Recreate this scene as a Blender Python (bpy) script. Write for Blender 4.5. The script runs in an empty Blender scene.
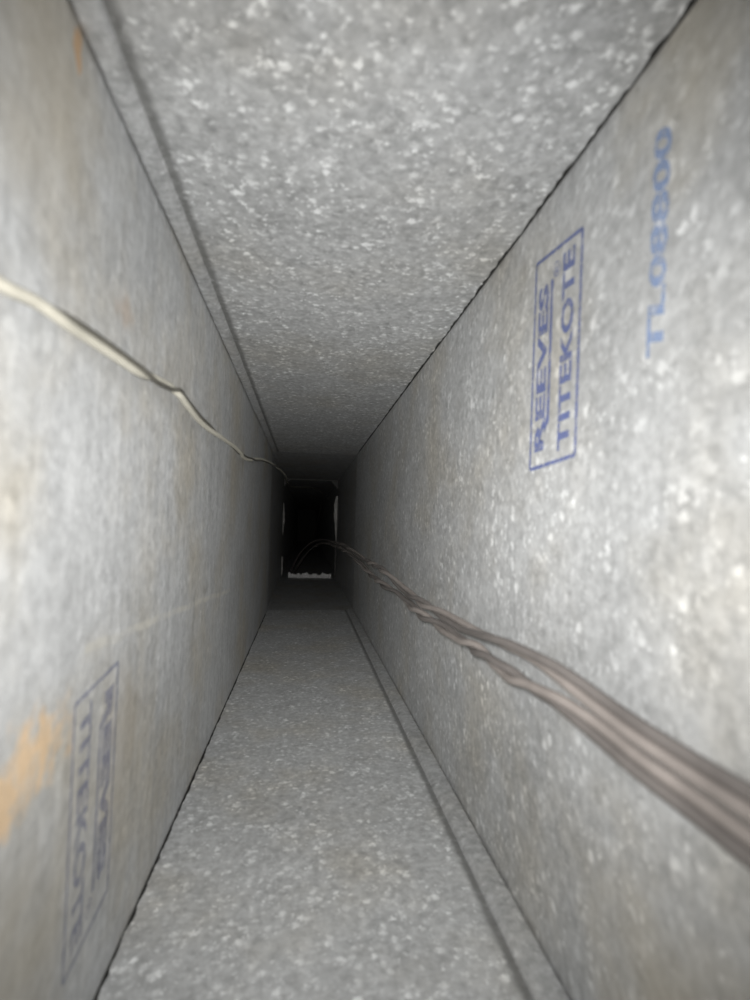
import bpy, bmesh, math, random
from mathutils import Vector, Matrix

random.seed(7)
scene = bpy.context.scene
C = scene.collection

# ---------------------------------------------------------------- camera
F_PX = 520.0
YAW, PITCH, ROLL = 0.1321, 0.0499, -0.0248
EYE = Vector((0.0, 0.0, 0.2007))
fw = Vector((math.sin(YAW) * math.cos(PITCH), math.cos(YAW) * math.cos(PITCH), math.sin(PITCH)))
rt = Vector((math.cos(YAW), -math.sin(YAW), 0.0))
up = rt.cross(fw)
rt2 = rt * math.cos(ROLL) - up * math.sin(ROLL)
up2 = rt * math.sin(ROLL) + up * math.cos(ROLL)
cam = bpy.data.cameras.new('camera')
cam.sensor_fit = 'HORIZONTAL'
cam.sensor_width = 36.0
cam.lens = F_PX / 750.0 * 36.0
cam.clip_start = 0.005
cam.dof.use_dof = True
cam.dof.focus_distance = 0.75
cam.dof.aperture_fstop = 10.0
cam_o = bpy.data.objects.new('camera', cam)
C.objects.link(cam_o)
M3 = Matrix((rt2, up2, -fw)).transposed()
cam_o.matrix_world = Matrix.Translation(EYE) @ M3.to_4x4()
scene.camera = cam_o

# ---------------------------------------------------------------- world and flash
world = bpy.data.worlds.new('world')
scene.world = world
world.use_nodes = True
bg = world.node_tree.nodes['Background']
bg.inputs[0].default_value = (0.9, 0.95, 1.0, 1)
bg.inputs[1].default_value = 0.004

def flash(name, off, energy, angle, blend, size):
    l = bpy.data.lights.new(name, 'SPOT')
    l.energy = energy
    l.spot_size = math.radians(angle)
    l.spot_blend = blend
    l.shadow_soft_size = size
    l.color = (1.0, 0.99, 0.965)
    o = bpy.data.objects.new(name, l)
    C.objects.link(o)
    # beam aimed slightly low and left, set to balance the wall brightness
    o.matrix_world = Matrix.Translation(EYE + rt2 * off[0] + up2 * off[1]) @ M3.to_4x4() @ Matrix.Rotation(math.radians(-1.8), 4, 'X') @ Matrix.Rotation(math.radians(2), 4, 'Y')
    return o
flash('phone_flash', (-0.006, 0.004), 5.5, 119, 1.0, 0.003)
flash('added_beam_centre', (-0.006, 0.008), 6.3, 62, 1.0, 0.003)  # second, narrower spot added to strengthen the middle of the beam

scene.view_settings.view_transform = 'Standard'
scene.view_settings.look = 'None'
scene.view_settings.exposure = -0.08
scene.view_settings.gamma = 1.0
scene.view_settings.use_curve_mapping = False

# ---------------------------------------------------------------- node helpers
class NT:
    def __init__(s, name):
        s.m = bpy.data.materials.new(name)
        s.m.use_nodes = True
        s.t = s.m.node_tree
        s.b = s.t.nodes['Principled BSDF']
        s.out = s.t.nodes['Material Output']
    def n(s, kind, **kw):
        nd = s.t.nodes.new(kind)
        for k, v in kw.items():
            setattr(nd, k, v)
        return nd
    def put(s, sock, v):
        if isinstance(v, bpy.types.NodeSocket):
            s.t.links.new(v, sock)
        else:
            sock.default_value = v
    def math(s, op, a, b=0.0, clamp=False):
        nd = s.n('ShaderNodeMath', operation=op, use_clamp=clamp)
        s.put(nd.inputs[0], a); s.put(nd.inputs[1], b)
        return nd.outputs[0]
    def ramp(s, v, lo, hi, a=0.0, b=1.0):
        nd = s.n('ShaderNodeMapRange', interpolation_type='SMOOTHSTEP')
        s.put(nd.inputs[0], v)
        for i, x in enumerate((lo, hi, a, b)):
            s.put(nd.inputs[i + 1], x)
        return nd.outputs[0]
    def mix(s, fac, a, b):
        nd = s.n('ShaderNodeMix', data_type='RGBA')
        s.put(nd.inputs[0], fac); s.put(nd.inputs[6], a); s.put(nd.inputs[7], b)
        return nd.outputs[2]
    def noise(s, vec, scale, detail=2.0, rough=0.5):
        nd = s.n('ShaderNodeTexNoise')
        s.put(nd.inputs['Vector'], vec)
        nd.inputs['Scale'].default_value = scale
        nd.inputs['Detail'].default_value = detail
        nd.inputs['Roughness'].default_value = rough
        return nd.outputs[0]
    def cells(s, vec, scale):
        nd = s.n('ShaderNodeTexVoronoi')
        s.put(nd.inputs['Vector'], vec)
        nd.inputs['Scale'].default_value = scale
        sep = s.n('ShaderNodeSeparateColor')
        s.t.links.new(nd.outputs['Color'], sep.inputs[0])
        return sep.outputs, nd.outputs['Distance']
    def coord(s, scale=(1, 1, 1)):
        tc = s.n('ShaderNodeTexCoord')
        mp = s.n('ShaderNodeMapping')
        s.t.links.new(tc.outputs['Object'], mp.inputs[0])
        mp.inputs['Scale'].default_value = scale
        return mp.outputs[0]
    def blob(s, vec, centre, radius, warp=0.012, wscale=60.0, soft=0.5):
        """mask of a stain: noisy ellipse round a point (x ignored)"""
        nz = s.n('ShaderNodeTexNoise')
        s.put(nz.inputs['Vector'], vec)
        nz.inputs['Scale'].default_value = wscale
        sub = s.n('ShaderNodeVectorMath', operation='SUBTRACT')
        s.put(sub.inputs[0], nz.outputs['Color']); sub.inputs[1].default_value = (.5, .5, .5)
        sc = s.n('ShaderNodeVectorMath', operation='SCALE')
        s.put(sc.inputs[0], sub.outputs[0]); sc.inputs['Scale'].default_value = warp * 2
        ad = s.n('ShaderNodeVectorMath', operation='ADD')
        s.put(ad.inputs[0], vec); s.put(ad.inputs[1], sc.outputs[0])
        su = s.n('ShaderNodeVectorMath', operation='SUBTRACT')
        s.put(su.inputs[0], ad.outputs[0]); su.inputs[1].default_value = (0, centre[0], centre[1])
        mu = s.n('ShaderNodeVectorMath', operation='MULTIPLY')
        s.put(mu.inputs[0], su.outputs[0]); mu.inputs[1].default_value = (0, 1 / radius[0], 1 / radius[1])
        ln = s.n('ShaderNodeVectorMath', operation='LENGTH')
        s.put(ln.inputs[0], mu.outputs[0])
        return s.ramp(ln.outputs['Value'], 1.0, 1.0 - soft)

def galvanised(name, fleck=0.5, fleck_cut=0.86, streak=0.0, base=0.50, warm=0.5, extra=None, cell=260.0, grain=0.52):
    k = NT(name)
    co = k.coord()
    big, bigc = k.cells(co, 95.0)
    wn = k.n('ShaderNodeTexNoise'); k.put(wn.inputs['Vector'], co); wn.inputs['Scale'].default_value = 420.0
    wa = k.n('ShaderNodeVectorMath', operation='MULTIPLY_ADD')
    k.put(wa.inputs[0], wn.outputs['Color']); wa.inputs[1].default_value = (0.005, 0.005, 0.005); k.put(wa.inputs[2], co)
    cw = wa.outputs[0]
    fin, finc = k.cells(cw, cell)
    sml, smlc = k.cells(cw, cell * 1.9)
    v = k.math('MULTIPLY', k.math('SUBTRACT', big[0], 0.5), 0.05)
    v = k.math('ADD', v, k.math('MULTIPLY', k.math('SUBTRACT', fin[0], 0.5), 0.07))
    v = k.math('ADD', v, k.math('MULTIPLY', k.math('SUBTRACT', k.noise(co, 30.0, 4.0), 0.5), 0.16))
    v = k.math('ADD', v, k.math('MULTIPLY', k.math('SUBTRACT', k.noise(co, 210.0, 3.0, 0.6), 0.5), grain))
    if streak:
        st = k.noise(k.coord((1, 1, 0.07)), 160.0, 3.0)
        v = k.math('ADD', v, k.math('MULTIPLY', k.math('SUBTRACT', st, 0.5), streak))
    v = k.math('ADD', v, base)
    fl = k.math('MULTIPLY', k.ramp(fin[1], fleck_cut, 1.0, 0.0, 1.0), k.ramp(finc, 0.75, 0.15))
    fs = k.math('MULTIPLY', k.ramp(sml[1], fleck_cut, 1.0, 0.0, 0.8), k.ramp(smlc, 0.75, 0.15))
    fl = k.math('MAXIMUM', fl, fs)
    # pale flecks, spangle glints put into the colour, come in drifts
    fl = k.math('MULTIPLY', fl, k.ramp(k.noise(co, 45.0, 2.0), 0.35, 0.60, 0.35, 1.0))
    v = k.math('ADD', v, k.math('MULTIPLY', fl, fleck))
    v = k.math('MINIMUM', v, 0.95)
    rgb = k.n('ShaderNodeCombineColor')
    for i, t in enumerate((0.985, 1.0, 1.01)):
        k.put(rgb.inputs[i], k.math('MULTIPLY', v, t))
    col = rgb.outputs[0]
    w = k.ramp(k.noise(co, 9.0, 4.0, 0.6), 0.42, 0.75, 0.0, warm)
    dust = k.n('ShaderNodeMix', data_type='RGBA', blend_type='MULTIPLY')
    k.put(dust.inputs[0], w); k.put(dust.inputs[6], col); dust.inputs[7].default_value = (0.92, 0.84, 0.70, 1)
    col = dust.outputs[2]
    if extra:
        for (mask, c) in extra(k, co):
            col = k.mix(mask, col, c)
    k.put(k.b.inputs['Base Color'], col)
    k.b.inputs['Metallic'].default_value = 0.25
    k.put(k.b.inputs['Roughness'], k.math('ADD', 0.48, k.math('MULTIPLY', fin[2], 0.2)))
    bp = k.n('ShaderNodeBump')
    bp.inputs['Strength'].default_value = 0.25
    bp.inputs['Distance'].default_value = 0.0006
    h = k.noise(co, 420.0, 2.0)
    k.put(bp.inputs['Height'], h)
    k.put(k.b.inputs['Normal'], bp.outputs[0])
    return k.m

def left_stains_and_reflection(k, co):
    L = []
    r = k.math('MAXIMUM', k.blob(co, (0.180, 0.1275), (0.030, 0.016), 0.022, 110, 0.85), k.blob(co, (0.163, 0.118), (0.022, 0.013), 0.018, 110, 0.85))
    L.append((k.math('MULTIPLY', r, 0.7), (0.90, 0.62, 0.34, 1)))
    L.append((k.math('MULTIPLY', k.blob(co, (0.1815, 0.360), (0.004, 0.010), 0.004, 150), 0.75), (0.70, 0.38, 0.14, 1)))
    L.append((k.math('MULTIPLY', k.blob(co, (0.238, 0.292), (0.014, 0.014), 0.010, 90, 0.8), 0.35), (0.62, 0.45, 0.33, 1)))
    L.append((k.math('MULTIPLY', k.blob(co, (0.262, 0.10), (0.035, 0.05), 0.03, 40, 0.9), 0.35), (0.50, 0.42, 0.30, 1)))
    L.append((k.math('MULTIPLY', k.blob(co, (0.165, 0.345), (0.06, 0.075), 0.03, 30, 0.9), 0.45), (0.56, 0.48, 0.34, 1)))
    L.append((k.math('MULTIPLY', k.blob(co, (0.165, 0.045), (0.06, 0.075), 0.03, 30, 0.9), 0.45), (0.50, 0.44, 0.32, 1)))
    # pale streak along the sheet: a light reflection put into the colour
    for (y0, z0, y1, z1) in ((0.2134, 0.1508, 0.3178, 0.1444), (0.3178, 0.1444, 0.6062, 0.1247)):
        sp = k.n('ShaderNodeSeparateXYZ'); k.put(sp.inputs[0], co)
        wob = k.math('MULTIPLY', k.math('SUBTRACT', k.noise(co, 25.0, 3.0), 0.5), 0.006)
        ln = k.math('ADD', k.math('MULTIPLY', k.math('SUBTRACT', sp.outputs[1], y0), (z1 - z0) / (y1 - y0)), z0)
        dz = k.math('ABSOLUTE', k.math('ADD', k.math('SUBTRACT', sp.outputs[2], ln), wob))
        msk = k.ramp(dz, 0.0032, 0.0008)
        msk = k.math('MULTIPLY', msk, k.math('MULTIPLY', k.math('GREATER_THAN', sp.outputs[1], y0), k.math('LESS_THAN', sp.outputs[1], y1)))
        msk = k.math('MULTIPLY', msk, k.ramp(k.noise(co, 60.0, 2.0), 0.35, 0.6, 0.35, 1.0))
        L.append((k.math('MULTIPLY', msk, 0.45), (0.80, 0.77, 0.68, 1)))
    return L

def right_stains(k, co):
    return [(k.math('MULTIPLY', k.blob(co, (0.15, 0.04), (0.07, 0.06), 0.04, 30, 0.9), 0.48), (0.54, 0.48, 0.37, 1)),
            (k.math('MULTIPLY', k.blob(co, (0.145, 0.36), (0.05, 0.05), 0.03, 30, 0.9), 0.48), (0.56, 0.50, 0.38, 1))]

def fold_shade(x0, w):  # soft dark band beside the seam: shade of the fold put into the colour
    def f(k, co):
        sp = k.n('ShaderNodeSeparateXYZ'); k.put(sp.inputs[0], co)
        wob = k.math('MULTIPLY', k.math('SUBTRACT', k.noise(co, 80.0, 3.0), 0.5), 0.002)
        d = k.math('ABSOLUTE', k.math('ADD', k.math('SUBTRACT', sp.outputs[0], x0), wob))
        return [(k.math('MULTIPLY', k.ramp(d, w, w * 0.1), 0.75), (0.13, 0.13, 0.125, 1))]
    return f
MAT = {}
MAT['left'] = galvanised('galvanised_sheet_left', 0.12, 0.70, 0.26, 0.56, 0.85, left_stains_and_reflection, 190.0, 0.30)
MAT['right'] = galvanised('galvanised_sheet_right', 0.36, 0.66, 0.06, 0.49, 0.60, right_stains, 190.0, 0.40)
MAT['ceiling'] = galvanised('galvanised_sheet_ceiling', 0.62, 0.66, 0.0, 0.48, 0.35, fold_shade(-0.0816 + 0.0122, 0.0050), 215.0)
MAT['floor'] = galvanised('galvanised_sheet_floor', 0.50, 0.66, 0.0, 0.53, 0.60, fold_shade(0.1184 - 0.0170, 0.0050), 225.0)
MAT['seam'] = galvanised('galvanised_seam', 0.25, 0.86, 0.0, 0.47, 0.35, None, 260.0)

MAT['far_dim'] = galvanised('far_dim_sheet', 0.15, 0.80, 0.0, 0.42, 0.6, None, 220.0)  # same sheet toned darker: fading light far down the duct put into colour

def simple(name, col, rough=0.5, metal=0.0, var=0.25, scale=400.0):
    k = NT(name)
    n = k.noise(k.coord(), scale, 3.0)
    dark = tuple(c * (1 - var) for c in col) + (1,)
    lite = tuple(min(1, c * (1 + var)) for c in col) + (1,)
    k.put(k.b.inputs['Base Color'], k.mix(n, dark, lite))
    k.b.inputs['Roughness'].default_value = rough
    k.b.inputs['Metallic'].default_value = metal
    return k.m
MAT['grime'] = simple('dark_grime', (0.05, 0.048, 0.045), 0.9)
MAT['dusty'] = simple('dark_steel', (0.10, 0.10, 0.095), 0.9)  # dark steel; on the end panel it stands for missing light
MAT['foil'] = simple('crumpled_bright_edge', (0.86, 0.85, 0.82), 0.6, 0.0, 0.5, 260)
MAT['raw_edge'] = simple('bare_cut_edge', (0.42, 0.41, 0.39), 0.6, 0.1, 0.6, 60)
MAT['cream'] = simple('cream_insulation', (0.50, 0.48, 0.41), 0.5, 0, 0.12, 200)
MAT['olive'] = simple('dark_olive_insulation', (0.10, 0.095, 0.08), 0.55, 0, 0.2, 200)
MAT['taupe'] = simple('taupe_insulation', (0.20, 0.178, 0.165), 0.55, 0, 0.25, 120)
MAT['brown'] = simple('dark_brown_insulation', (0.115, 0.104, 0.098), 0.55, 0, 0.25, 120)

def ink(name, col, cover):
    k = NT(name)
    co = k.coord()
    k.b.inputs['Base Color'].default_value = col + (1,)
    k.b.inputs['Roughness'].default_value = 0.6
    n = k.noise(co, 260.0, 3.0, 0.65)
    k.put(k.b.inputs['Alpha'], k.ramp(n, 0.25, 0.62, cover * 0.35, cover))
    return k.m
MAT['ink'] = ink('blue_stamp_ink', (0.13, 0.165, 0.37), 0.80)
MAT['ink_light'] = ink('pale_blue_stamp_ink', (0.24, 0.35, 0.62), 0.58)
MAT['ink_worn'] = ink('worn_blue_stamp_ink', (0.17, 0.19, 0.34), 0.44)

# ---------------------------------------------------------------- mesh helpers
def obj(name, verts, faces, mat, parent=None, smooth=False):
    me = bpy.data.meshes.new(name)
    me.from_pydata([tuple(v) for v in verts], [], faces)
    me.materials.append(mat)
    if smooth:
        for p in me.polygons:
            p.use_smooth = True
    me.update()
    o = bpy.data.objects.new(name, me)
    C.objects.link(o)
    if parent is not None:
        o.parent = parent
    return o

def tag(o, label, cat, kind=None, group=None):
    if label: o['label'] = label
    if cat: o['category'] = cat
    if kind: o['kind'] = kind
    if group: o['group'] = group
    return o

def box_geo(V, Fc, x0, x1, y0, y1, z0, z1):
    i = len(V)
    for x in (x0, x1):
        for y in (y0, y1):
            for z in (z0, z1):
                V.append((x, y, z))
    Fc += [(i, i + 1, i + 3, i + 2), (i + 4, i + 6, i + 7, i + 5), (i, i + 4, i + 5, i + 1),
           (i + 2, i + 3, i + 7, i + 6), (i, i + 2, i + 6, i + 4), (i + 1, i + 5, i + 7, i + 3)]

XL, XR, ZT = -0.0816, 0.1184, 0.3701
Y0, Y1, Y2, Y3 = -0.06, 1.24, 2.01, 6.5
T = 0.0012            # sheet thickness
ST = 0.004            # each later section is a little wider, slipped over the one before

# ---------------------------------------------------------------- duct shell
def ragged(n, lo, hi, seed):
    r = random.Random(seed)
    v = 0.5
    out = []
    for i in range(n):
        v = min(1, max(0, v * 0.4 + r.uniform(0.0, 0.6)))
        out.append(lo + (hi - lo) * v)
    return out

def sheet(name, fixed, span, ylen, mat, parent=None, axis='X', rag=(None, None), out=1):
    """a thin sheet of duct along Y; axis X: plane x=fixed, spans z; axis Z: plane z=fixed, spans x"""
    n = max(2, int((ylen[1] - ylen[0]) / 0.0035)) if (rag[0] or rag[1]) else 2
    n = min(n, 700)
    e0 = ragged(n, *rag[0]) if rag[0] else [0.0] * n
    e1 = ragged(n, *rag[1]) if rag[1] else [0.0] * n
    V, Fc = [], []
    for i in range(n):
        y = ylen[0] + (ylen[1] - ylen[0]) * i / (n - 1)
        a, b = span[0] + e0[i], span[1] - e1[i]
        for t in (0.0, T * out):
            for s in (a, b):
                V.append((fixed + t, y, s) if axis == 'X' else (s, y, fixed + t))
    for i in range(n - 1):
        j = i * 4; k = j + 4
        Fc += [(j, j + 1, k + 1, k), (j + 2, k + 2, k + 3, j + 3), (j, k, k + 2, j + 2), (j + 1, j + 3, k + 3, k + 1)]
    e = (n - 1) * 4
    Fc += [(0, 2, 3, 1), (e, e + 1, e + 3, e + 2)]
    return obj(name, V, Fc, mat, parent)

G = 0.0008
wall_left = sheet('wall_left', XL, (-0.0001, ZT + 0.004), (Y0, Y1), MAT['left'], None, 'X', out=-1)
wall_right = sheet('wall_right', XR, (-0.004, ZT + 0.0001), (Y0, Y1), MAT['right'], None, 'X', out=1)
ceiling = sheet('ceiling', ZT, (XL, XR), (Y0, Y1), MAT['ceiling'], None, 'Z', (None, (0.0006, 0.0031, 11)), 1)
floor = sheet('floor', 0.0, (XL, XR), (Y0, Y1), MAT['floor'], None, 'Z', ((0.0004, 0.0025, 12), None), -1)
tag(wall_left, 'smooth streaky galvanised duct side with rust patch and worn stamp', 'duct wall', 'structure')
tag(wall_right, 'pale galvanised duct side carrying the blue stamped lettering', 'duct wall', 'structure')
tag(ceiling, 'spangled galvanised sheet closing the top of the duct', 'duct top', 'structure')
tag(floor, 'spangled dusty galvanised sheet at the bottom of the duct', 'duct bottom', 'structure')

# lap flanges behind the two open bends: they close the dark gap
V, Fc = [], []
box_geo(V, Fc, XR - 0.008, XR + 0.008, Y0, Y1, ZT + 0.0040, ZT + 0.0052)
obj('lap_flange', V, Fc, MAT['grime'], ceiling)
V, Fc = [], []
box_geo(V, Fc, XL - 0.008, XL + 0.008, Y0, Y1, -0.0052, -0.0040)
obj('lap_flange', V, Fc, MAT['grime'], floor)

# further sections
def section(y0, y1, st, dark=None):
    m = lambda k: MAT[dark] if dark else MAT[k]
    sheet('duct_sheet', XL - st, (-st, ZT + st), (y0, y1), m('left'), wall_left, 'X', out=-1)
    sheet('duct_sheet', XR + st, (-st, ZT + st), (y0, y1), m('right'), wall_right, 'X', out=1)
    sheet('duct_sheet', ZT + st, (XL - st, XR + st), (y0, y1), m('ceiling'), ceiling, 'Z', out=1)
    sheet('duct_sheet', -st, (XL - st, XR + st), (y0, y1), m('floor'), floor, 'Z', out=-1)
section(Y1 - 0.03, Y2, T + 0.0025, 'far_dim')
section(Y2 - 0.02, Y3, 2 * T + 0.006, 'far_dim')

# end of the run: a panel coloured dark to stand for the unlit depth
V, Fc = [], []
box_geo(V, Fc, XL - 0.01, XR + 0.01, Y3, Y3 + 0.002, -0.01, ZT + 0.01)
wb = obj('unlit_depth_panel', V, Fc, MAT['dusty'])  # dark colour here stands for missing light, not dust
tag(wb, 'panel coloured dark as unlit depth at the far end of the duct', 'duct wall', 'structure')

# ---------------------------------------------------------------- lock seams
def seam(name, corner, sx, sz, w, label):
    """Pittsburgh lock: folded strip beside the wall. sx: direction away from the wall, sz: into the duct"""
    cx, cz = corner
    prof = [(0.0010, 0.0), (0.0010, 0.0022), (0.0016, 0.0028), (0.0030, 0.0031), (w * 0.5, 0.0030), (w - 0.0034, 0.0026),
            (w - 0.0020, 0.0020), (w - 0.0010, 0.0010), (w - 0.0004, 0.0000)]
    n = 180
    V, Fc = [], []
    r = random.Random(3)
    wob = [r.uniform(-1, 1) for _ in range(n)]
    wob = [(wob[max(0, i - 1)] + wob[i] + wob[min(n - 1, i + 1)]) / 3 for i in range(n)]
    for i in range(n):
        y = Y0 + (Y1 - Y0) * i / (n - 1)
        for (u, h) in prof:
            V.append((cx + sx * (u + wob[i] * 0.0003), y, cz + sz * (h + (wob[(i * 7) % n] * 0.00015 if h else 0.00005))))
    p = len(prof)
    for i in range(n - 1):
        for j in range(p - 1):
            a = i * p + j
            Fc.append((a, a + 1, a + p + 1, a + p) if sx * sz > 0 else (a, a + p, a + p + 1, a + 1))
    Fc += [tuple(range(p)), tuple((n - 1) * p + j for j in range(p))]
    o = obj(name, V, Fc, MAT['seam'])
    V, Fc = [], []
    xa, xb = sorted((cx + sx * 0.0001, cx + sx * 0.0011))
    za, zb = sorted((cz + sz * 0.00002, cz + sz * 0.0006))
    box_geo(V, Fc, xa, xb, Y0, Y1, za, zb)
    obj('corner_gap', V, Fc, MAT['grime'], o)
    tag(o, label, 'seam', 'structure')
    return o
seam('trim_1', (XL, ZT), 1, -1, 0.0108, 'folded lock seam along the top edge of the streaky duct side')
seam('trim_2', (XR, 0.0), -1, 1, 0.0155, 'folded lock seam along the foot of the stamped duct side')

# ---------------------------------------------------------------- joint lips
def ragged_strip(name, p0, p1, inward, h, mat, parent, seed, n=40, lean=0.0):
    """torn flange standing across the duct: from p0 to p1, height profile h(t) along inward"""
    r = random.Random(seed)
    p0, p1, inward = Vector(p0), Vector(p1), Vector(inward)
    V, Fc = [], []
    yd = Vector((0, 1, 0))
    for i in range(n):
        t = i / (n - 1)
        b = p0.lerp(p1, t)
        hh = h(t) * r.uniform(0.72, 1.12)
        wv = r.uniform(-0.003, 0.003)
        for dy in (0.0, 0.0012):
            V.append(b + yd * (dy + wv * 0.3))
            V.append(b + inward * hh * 0.5 + yd * (dy + wv))
            V.append(b + inward * hh + yd * (dy + lean + wv * 0.4))
    for i in range(n - 1):
        a = i * 6; b = a + 6
        for k in (0, 1):
            Fc.append((a + k, a + k + 1, b + k + 1, b + k))
            Fc.append((a + 3 + k, b + 3 + k, b + 4 + k, a + 4 + k))
        Fc.append((a + 2, a + 5, b + 5, b + 2))
    return obj(name, V, Fc, mat, parent)
ragged_strip('torn_flange', (-0.058, Y2, -0.003), (0.104, Y2, -0.003), (0, 0, 1), lambda t: 0.0165 + 0.004 * math.sin(9 * t + 1) * math.cos(23 * t), MAT['foil'], floor, 5, 46)
ragged_strip('bent_flange', (XR + 0.003, Y2, 0.115), (XR + 0.003, Y2, 0.312), (-1, 0, 0),
             lambda t: 0.002 + 0.0115 * min(1, 1.5 * t) * (1 if t < 0.8 else (1.0 - t) / 0.2 * 0.7 + 0.3), MAT['raw_edge'], wall_right, 6, 12)
ragged_strip('bent_flange', (XR + 0.003, Y2, 0.0), (XR + 0.003, Y2, 0.115), (-1, 0, 0), lambda t: 0.006, MAT['dusty'], wall_right, 9, 20)
ragged_strip('bent_flange', (XL - 0.003, Y2, 0.16), (XL - 0.003, Y2, 0.28), (1, 0, 0),
             lambda t: 0.0025 + 0.0045 * max(0, math.sin(3.1 * t)) ** 2, MAT['raw_edge'], wall_left, 7, 24)
ragged_strip('bent_flange', (XL - 0.003, Y2, 0.01), (XL - 0.003, Y2, 0.075), (1, 0, 0), lambda t: 0.0055, MAT['raw_edge'], wall_left, 8, 14)
# chamfered dark collar at the top of the joint
V, Fc = [], []
zz = ZT + 0.004
pro = [(XL - 0.003, zz - 0.03), (XL + 0.02, zz - 0.004), (XR - 0.025, zz - 0.004), (XR + 0.003, zz - 0.035), (XR + 0.003, zz), (XL - 0.003, zz)]
for y in (Y2, Y2 + 0.0012):
    V += [(x, y, z) for (x, z) in pro]
Fc = [(0, 1, 5), (1, 2, 4, 5), (2, 3, 4), (6, 11, 7), (7, 11, 10, 8), (8, 10, 9)]
Fc += [(i, i + 6, (i + 1) % 6 + 6, (i + 1) % 6) for i in range(6)]
obj('collar', V, Fc, MAT['dusty'], ceiling)
# ---------------------------------------------------------------- stamps (flat print on the sheet)
def text_geo(txt, bold=0.0):
    cu = bpy.data.curves.new('txt', 'FONT')
    cu.body = txt
    cu.offset = bold
    cu.resolution_u = 3
    o = bpy.data.objects.new('txt', cu)
    C.objects.link(o)
    bpy.context.view_layer.update()
    me = bpy.data.meshes.new_from_object(o.evaluated_get(bpy.context.evaluated_depsgraph_get()))
    V = [(v.co.x, v.co.y) for v in me.vertices]
    Fc = [tuple(p.vertices) for p in me.polygons]
    bpy.data.objects.remove(o); bpy.data.meshes.remove(me); bpy.data.curves.remove(cu)
    return V, Fc

def fit_geo(g, u0, u1, v0, v1):
    V, Fc = g
    xs = [p[0] for p in V]; ys = [p[1] for p in V]
    a, b, c, d = min(xs), max(xs), min(ys), max(ys)
    return [(u0 + (x - a) / (b - a) * (u1 - u0), v0 + (y - c) / (d - c) * (v1 - v0)) for x, y in V], Fc

def quad_line(p, q, wu, wv):
    dx, dy = q[0] - p[0], q[1] - p[1]
    if abs(dx) > abs(dy):
        return [(p[0], p[1] - wv), (q[0], q[1] - wv), (q[0], q[1] + wv), (p[0], p[1] + wv)], [(0, 1, 2, 3)]
    return [(p[0] - wu, p[1]), (p[0] + wu, p[1]), (q[0] + wu, q[1]), (q[0] - wu, q[1])], [(0, 1, 2, 3)]

def ring(cu, cv, ru, rv, t, n=20):
    V, Fc = [], []
    for i in range(n):
        a = 2 * math.pi * i / n
        V += [(cu + ru * math.cos(a), cv + rv * math.sin(a)), (cu + ru * t * math.cos(a), cv + rv * t * math.sin(a))]
    for i in range(n):
        j = (i + 1) % n
        Fc.append((2 * i, 2 * j, 2 * j + 1, 2 * i + 1))
    return V, Fc

def stamp(name, geos, corners, x, mat, parent, label):
    """corners: (y,z) for (u0v0, u1v0, u0v1, u1v1)"""
    c = [Vector((q[0], q[1])) for q in corners]
    V, Fc = [], []
    for (gv, gf) in geos:
        o = len(V)
        for (u, v) in gv:
            p = (c[0] * (1 - u) + c[1] * u) * (1 - v) + (c[2] * (1 - u) + c[3] * u) * v
            V.append((x, p.x, p.y))
        Fc += [tuple(i + o for i in f) for f in gf]
    o = obj(name, V, Fc, mat, parent)
    o['label'] = label
    return o

def logo(bt=0.034, br=0.038):
    g = []
    for (p, q) in (((0, 0), (1, 0)), ((0, 1), (1, 1)), ((0, 0), (0, 1)), ((1, 0), (1, 1))):
        g.append(quad_line(p, q, 0.0095, 0.022))
    g.append(fit_geo(text_geo('TITEKOTE', bt), 0.045, 0.955, 0.12, 0.37))
    g.append(fit_geo(text_geo('REEVES', br), 0.075, 0.87, 0.665, 0.905))
    g.append(([(0.20, 0.565), (0.87, 0.565), (0.87, 0.625), (0.235, 0.625), (0.185, 0.68), (0.15, 0.68)], [(0, 1, 2, 3), (0, 3, 4, 5)]))
    g.append(ring(0.905, 0.50, 0.036, 0.075, 0.82))
    g.append(fit_geo(text_geo('R', 0.01), 0.888, 0.924, 0.465, 0.535))
    return g
GAP = 0.00015
stamp('logo_stamp', logo(), ((0.2171, 0.2346), (0.2112, 0.3354), (0.264, 0.2327), (0.2578, 0.3421)), XR - GAP, MAT['ink'], wall_right,
      'blue boxed REEVES TITEKOTE stamp printed on the sheet')
stamp('code_stamp', [fit_geo(text_geo('TL08800', 0.035), 0, 1, 0, 1)],
      ((0.1593, 0.2606), (0.154, 0.3389), (0.1682, 0.2628), (0.1631, 0.3424)), XR - GAP, MAT['ink_light'], wall_right,
      'smeared pale blue code printed beside the boxed stamp')
stamp('logo_stamp', logo(0.035, 0.06), ((0.2069, 0.1324), (0.2084, 0.0329), (0.2506, 0.1367), (0.2508, 0.0374)), XL + GAP, MAT['ink_worn'], wall_left,
      'worn faded blue boxed stamp low on the sheet')

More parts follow.
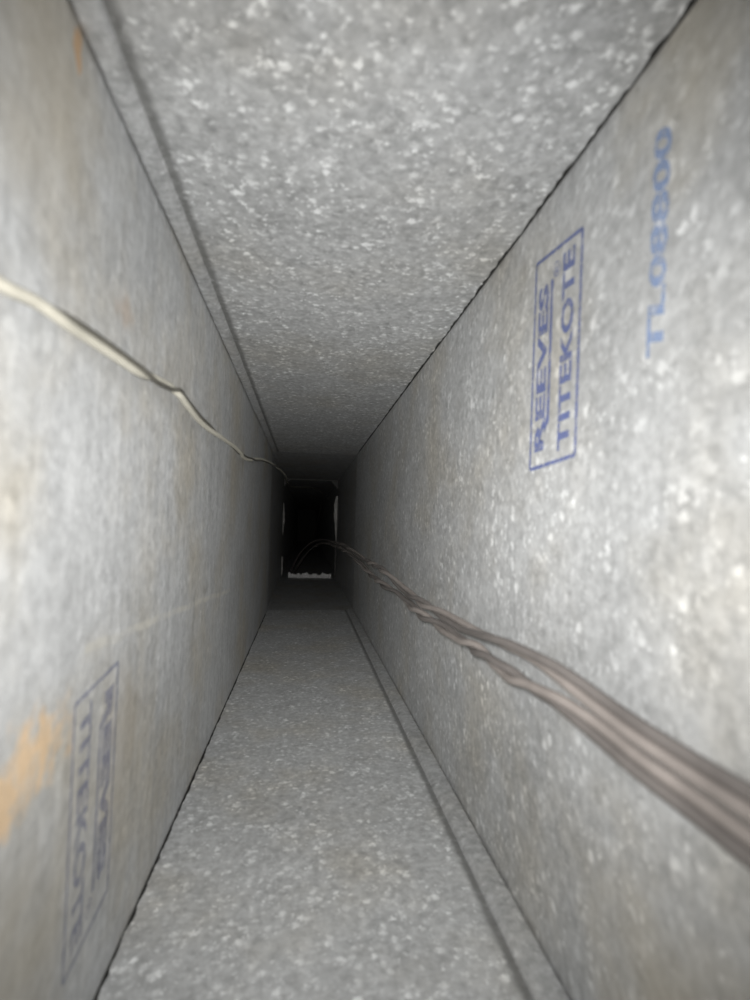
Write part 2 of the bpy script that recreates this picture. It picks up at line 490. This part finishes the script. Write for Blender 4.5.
# ---------------------------------------------------------------- cables
def spline(P, step):
    P = [Vector(p) for p in P]
    P = [P[0] * 2 - P[1]] + P + [P[-1] * 2 - P[-2]]
    out = []
    for i in range(1, len(P) - 2):
        a, b, c, d = P[i - 1:i + 3]
        # centripetal Catmull-Rom
        t0 = 0.0
        t1 = t0 + max(1e-5, (b - a).length) ** 0.5
        t2 = t1 + max(1e-5, (c - b).length) ** 0.5
        t3 = t2 + max(1e-5, (d - c).length) ** 0.5
        n = max(2, int((c - b).length / step))
        for k in range(n):
            t = t1 + (t2 - t1) * k / n
            A1 = a * ((t1 - t) / (t1 - t0)) + b * ((t - t0) / (t1 - t0))
            A2 = b * ((t2 - t) / (t2 - t1)) + c * ((t - t1) / (t2 - t1))
            A3 = c * ((t3 - t) / (t3 - t2)) + d * ((t - t2) / (t3 - t2))
            B1 = A1 * ((t2 - t) / (t2 - t0)) + A2 * ((t - t0) / (t2 - t0))
            B2 = A2 * ((t3 - t) / (t3 - t1)) + A3 * ((t - t1) / (t3 - t1))
            out.append(B1 * ((t2 - t) / (t2 - t1)) + B2 * ((t - t1) / (t2 - t1)))
    out.append(P[-2])
    return out

def tube(name, path, rad, mat, parent, sides=10):
    V, Fc = [], []
    n = len(path)
    ref = Vector((0, 0, 1))
    for i in range(n):
        t = (path[min(n - 1, i + 1)] - path[max(0, i - 1)]).normalized()
        s = t.cross(ref).normalized()
        u = s.cross(t)
        for k in range(sides):
            a = 2 * math.pi * k / sides
            V.append(path[i] + (s * math.cos(a) + u * math.sin(a)) * rad)
    for i in range(n - 1):
        for k in range(sides):
            a = i * sides + k; b = i * sides + (k + 1) % sides
            Fc.append((a, b, b + sides, a + sides))
    Fc += [tuple(range(sides))[::-1], tuple((n - 1) * sides + k for k in range(sides))]
    return obj(name, V, Fc, mat, parent, True)

def cable(name, P, strands, turns, phase, label, group=None):
    """strands: (offset radius, angle, radius, material). turns(s): winding angle after s metres"""
    path = spline(P, 0.0025)
    root = bpy.data.objects.new(name, None)
    root.empty_display_size = 0.02
    root.location = path[-1]
    C.objects.link(root)
    tag(root, label, 'cable', None, group)
    s = 0.0
    fr = []
    ref = Vector((0, 0, 1))
    for i, p in enumerate(path):
        if i: s += (p - path[i - 1]).length
        t = (path[min(len(path) - 1, i + 1)] - path[max(0, i - 1)]).normalized()
        sd = t.cross(ref).normalized()
        fr.append((p, sd, sd.cross(t), turns(s) + phase))
    for (off, ang, rad, mat), part in zip(strands, ('pale_conductor', 'dark_conductor')):
        pts = [p - root.location + (sd * math.cos(w + ang) + u * math.sin(w + ang)) * off for (p, sd, u, w) in fr]
        tube(part, pts, rad, mat, root)
    return root

LEFT = [(-0.073, -0.05, 0.243), (-0.073, 0.05, 0.2485), (-0.0728, 0.10, 0.2525), (-0.0726, 0.13, 0.2549), (-0.0726, 0.1431, 0.2573), (-0.0716, 0.1586, 0.2586), (-0.0716, 0.1782, 0.2604), (-0.0706, 0.2007, 0.2615),
        (-0.0696, 0.2298, 0.2629), (-0.0696, 0.2665, 0.2675), (-0.0686, 0.2824, 0.2691), (-0.0686, 0.3063, 0.2677), (-0.0686, 0.341, 0.2661),
        (-0.0676, 0.3993, 0.2666), (-0.0666, 0.4849, 0.2695), (-0.0666, 0.554, 0.2703), (-0.0656, 0.6021, 0.2732), (-0.0626, 0.7378, 0.2888),
        (-0.0596, 0.9031, 0.3024), (-0.0556, 1.0959, 0.3143), (-0.0516, 1.2589, 0.3173), (-0.0534, 1.45, 0.3158), (-0.0508, 1.75, 0.3267),
        (-0.0247, 2.05, 0.3456), (0.0244, 2.3, 0.3600), (0.0778, 2.6, 0.3600), (0.09, 3.2, 0.30), (0.05, 4.5, 0.01)]
def table(pts):
    """smooth winding table: (metres along the wire, angle)"""
    def f(s):
        if s <= pts[0][0]: return pts[0][1]
        for (a, u), (b, v) in zip(pts, pts[1:]):
            if s <= b:
                t = (s - a) / (b - a)
                return u + (v - u) * t * t * (3 - 2 * t)
        return pts[-1][1] + (s - pts[-1][0]) * 9.0
    return f
P0 = math.pi
cable('twin_wire', LEFT, ((0.0011, 0.0, 0.0017, MAT['cream']), (0.0013, P0, 0.0011, MAT['olive'])),
      table([(0.0, 0.0), (0.19, -0.3), (0.225, -P0 + 1.25), (0.265, -P0 + 1.0), (0.30, -P0 - 1.0), (0.32, -P0 - 1.0), (0.342, -P0 + 1.5), (0.40, -P0 + 1.0),
             (0.47, -P0 + 2.6), (0.58, -P0 + 3.2), (0.61, -P0 + 1.0), (0.66, -P0 + 1.4), (0.72, -P0 - 1.1), (0.95, -P0 - 1.3), (1.2, -P0 + 1.3)]),
      0.0, 'thin cream and dark twin wire hanging against the streaky duct side')
UPPER = [(0.086, -0.05, 0.150), (0.090, 0.05, 0.1470)] + [(0.0938, 0.1, 0.1449), (0.0962, 0.1168, 0.1434), (0.0945, 0.137, 0.1448), (0.0939, 0.156, 0.1464), (0.0903, 0.175, 0.1504), (0.0884, 0.205, 0.1516), (0.0869, 0.229, 0.1505), (0.0898, 0.274, 0.146), (0.089, 0.3217, 0.1452), (0.086, 0.38, 0.1454), (0.0862, 0.44, 0.1467), (0.0811, 0.52, 0.1547), (0.0803, 0.6904, 0.1552), (0.0769, 0.7962, 0.1586), (0.0732, 0.95, 0.1629), (0.0692, 1.2, 0.1594), (0.0463, 1.6, 0.1538), (0.012, 1.85, 0.128), (-0.0239, 2.05, 0.0768), (-0.0521, 2.1813, 0.011)] + [(-0.055, 2.35, -0.0050), (-0.03, 3.2, -0.0052)]
LOWER = [(0.084, -0.05, 0.142), (0.088, 0.05, 0.1400)] + [(0.0919, 0.098, 0.1395), (0.0945, 0.1148, 0.1379), (0.0931, 0.135, 0.1389), (0.0928, 0.154, 0.1391), (0.0893, 0.173, 0.1411), (0.0877, 0.203, 0.1398), (0.0872, 0.236, 0.1397), (0.0893, 0.281, 0.1408), (0.0884, 0.3313, 0.1422), (0.0856, 0.378, 0.1435), (0.086, 0.438, 0.1411), (0.0811, 0.518, 0.141), (0.0814, 0.6628, 0.1418), (0.0769, 0.748, 0.1512), (0.0733, 0.948, 0.1539), (0.0693, 1.198, 0.1526), (0.0508, 1.5447, 0.1467), (0.0251, 1.7647, 0.1216), (-0.0042, 1.948, 0.0759), (-0.0344, 2.1043, 0.0139)] + [(-0.035, 2.3, -0.0050), (-0.01, 3.1, -0.0052)]
LOWER = [Vector(p) for p in spline(LOWER, 0.01)]
near = spline(UPPER, 0.003)
for q in range(2):
    for i, p in enumerate(LOWER):
        c = min(near, key=lambda n: (n - p).length_squared)
        d = p - c
        if d.length < 0.0079:
            if d.length < 1e-4: d = Vector((0, 0, -1))
            LOWER[i] = c + d.normalized() * 0.0079
LOWER = LOWER[::2] + LOWER[-1:]
cable('twisted_wire', UPPER, ((0.0018, 0.0, 0.0019, MAT['taupe']), (0.0018, math.pi, 0.0019, MAT['brown'])),
      table([(0.0, 4.2), (0.20, 4.3), (0.26, 5.6), (0.30, 6.2), (0.36, 7.5), (0.5, 14.0), (0.8, 26.0), (1.5, 50.0)]), 0.0,
      'brown loosely twisted wire, upper of the pair across the stamped duct side', 'pair of brown wires')
cable('twisted_wire', LOWER, ((0.0018, 0.0, 0.0019, MAT['taupe']), (0.0018, math.pi, 0.0019, MAT['brown'])),
      table([(0.0, 1.05), (0.20, 1.2), (0.24, 2.4), (0.28, 5.2), (0.34, 9.5), (0.5, 18.0), (0.8, 30.0), (1.5, 54.0)]), 0.0,
      'brown tightly twisted wire, lower of the pair across the stamped duct side', 'pair of brown wires')
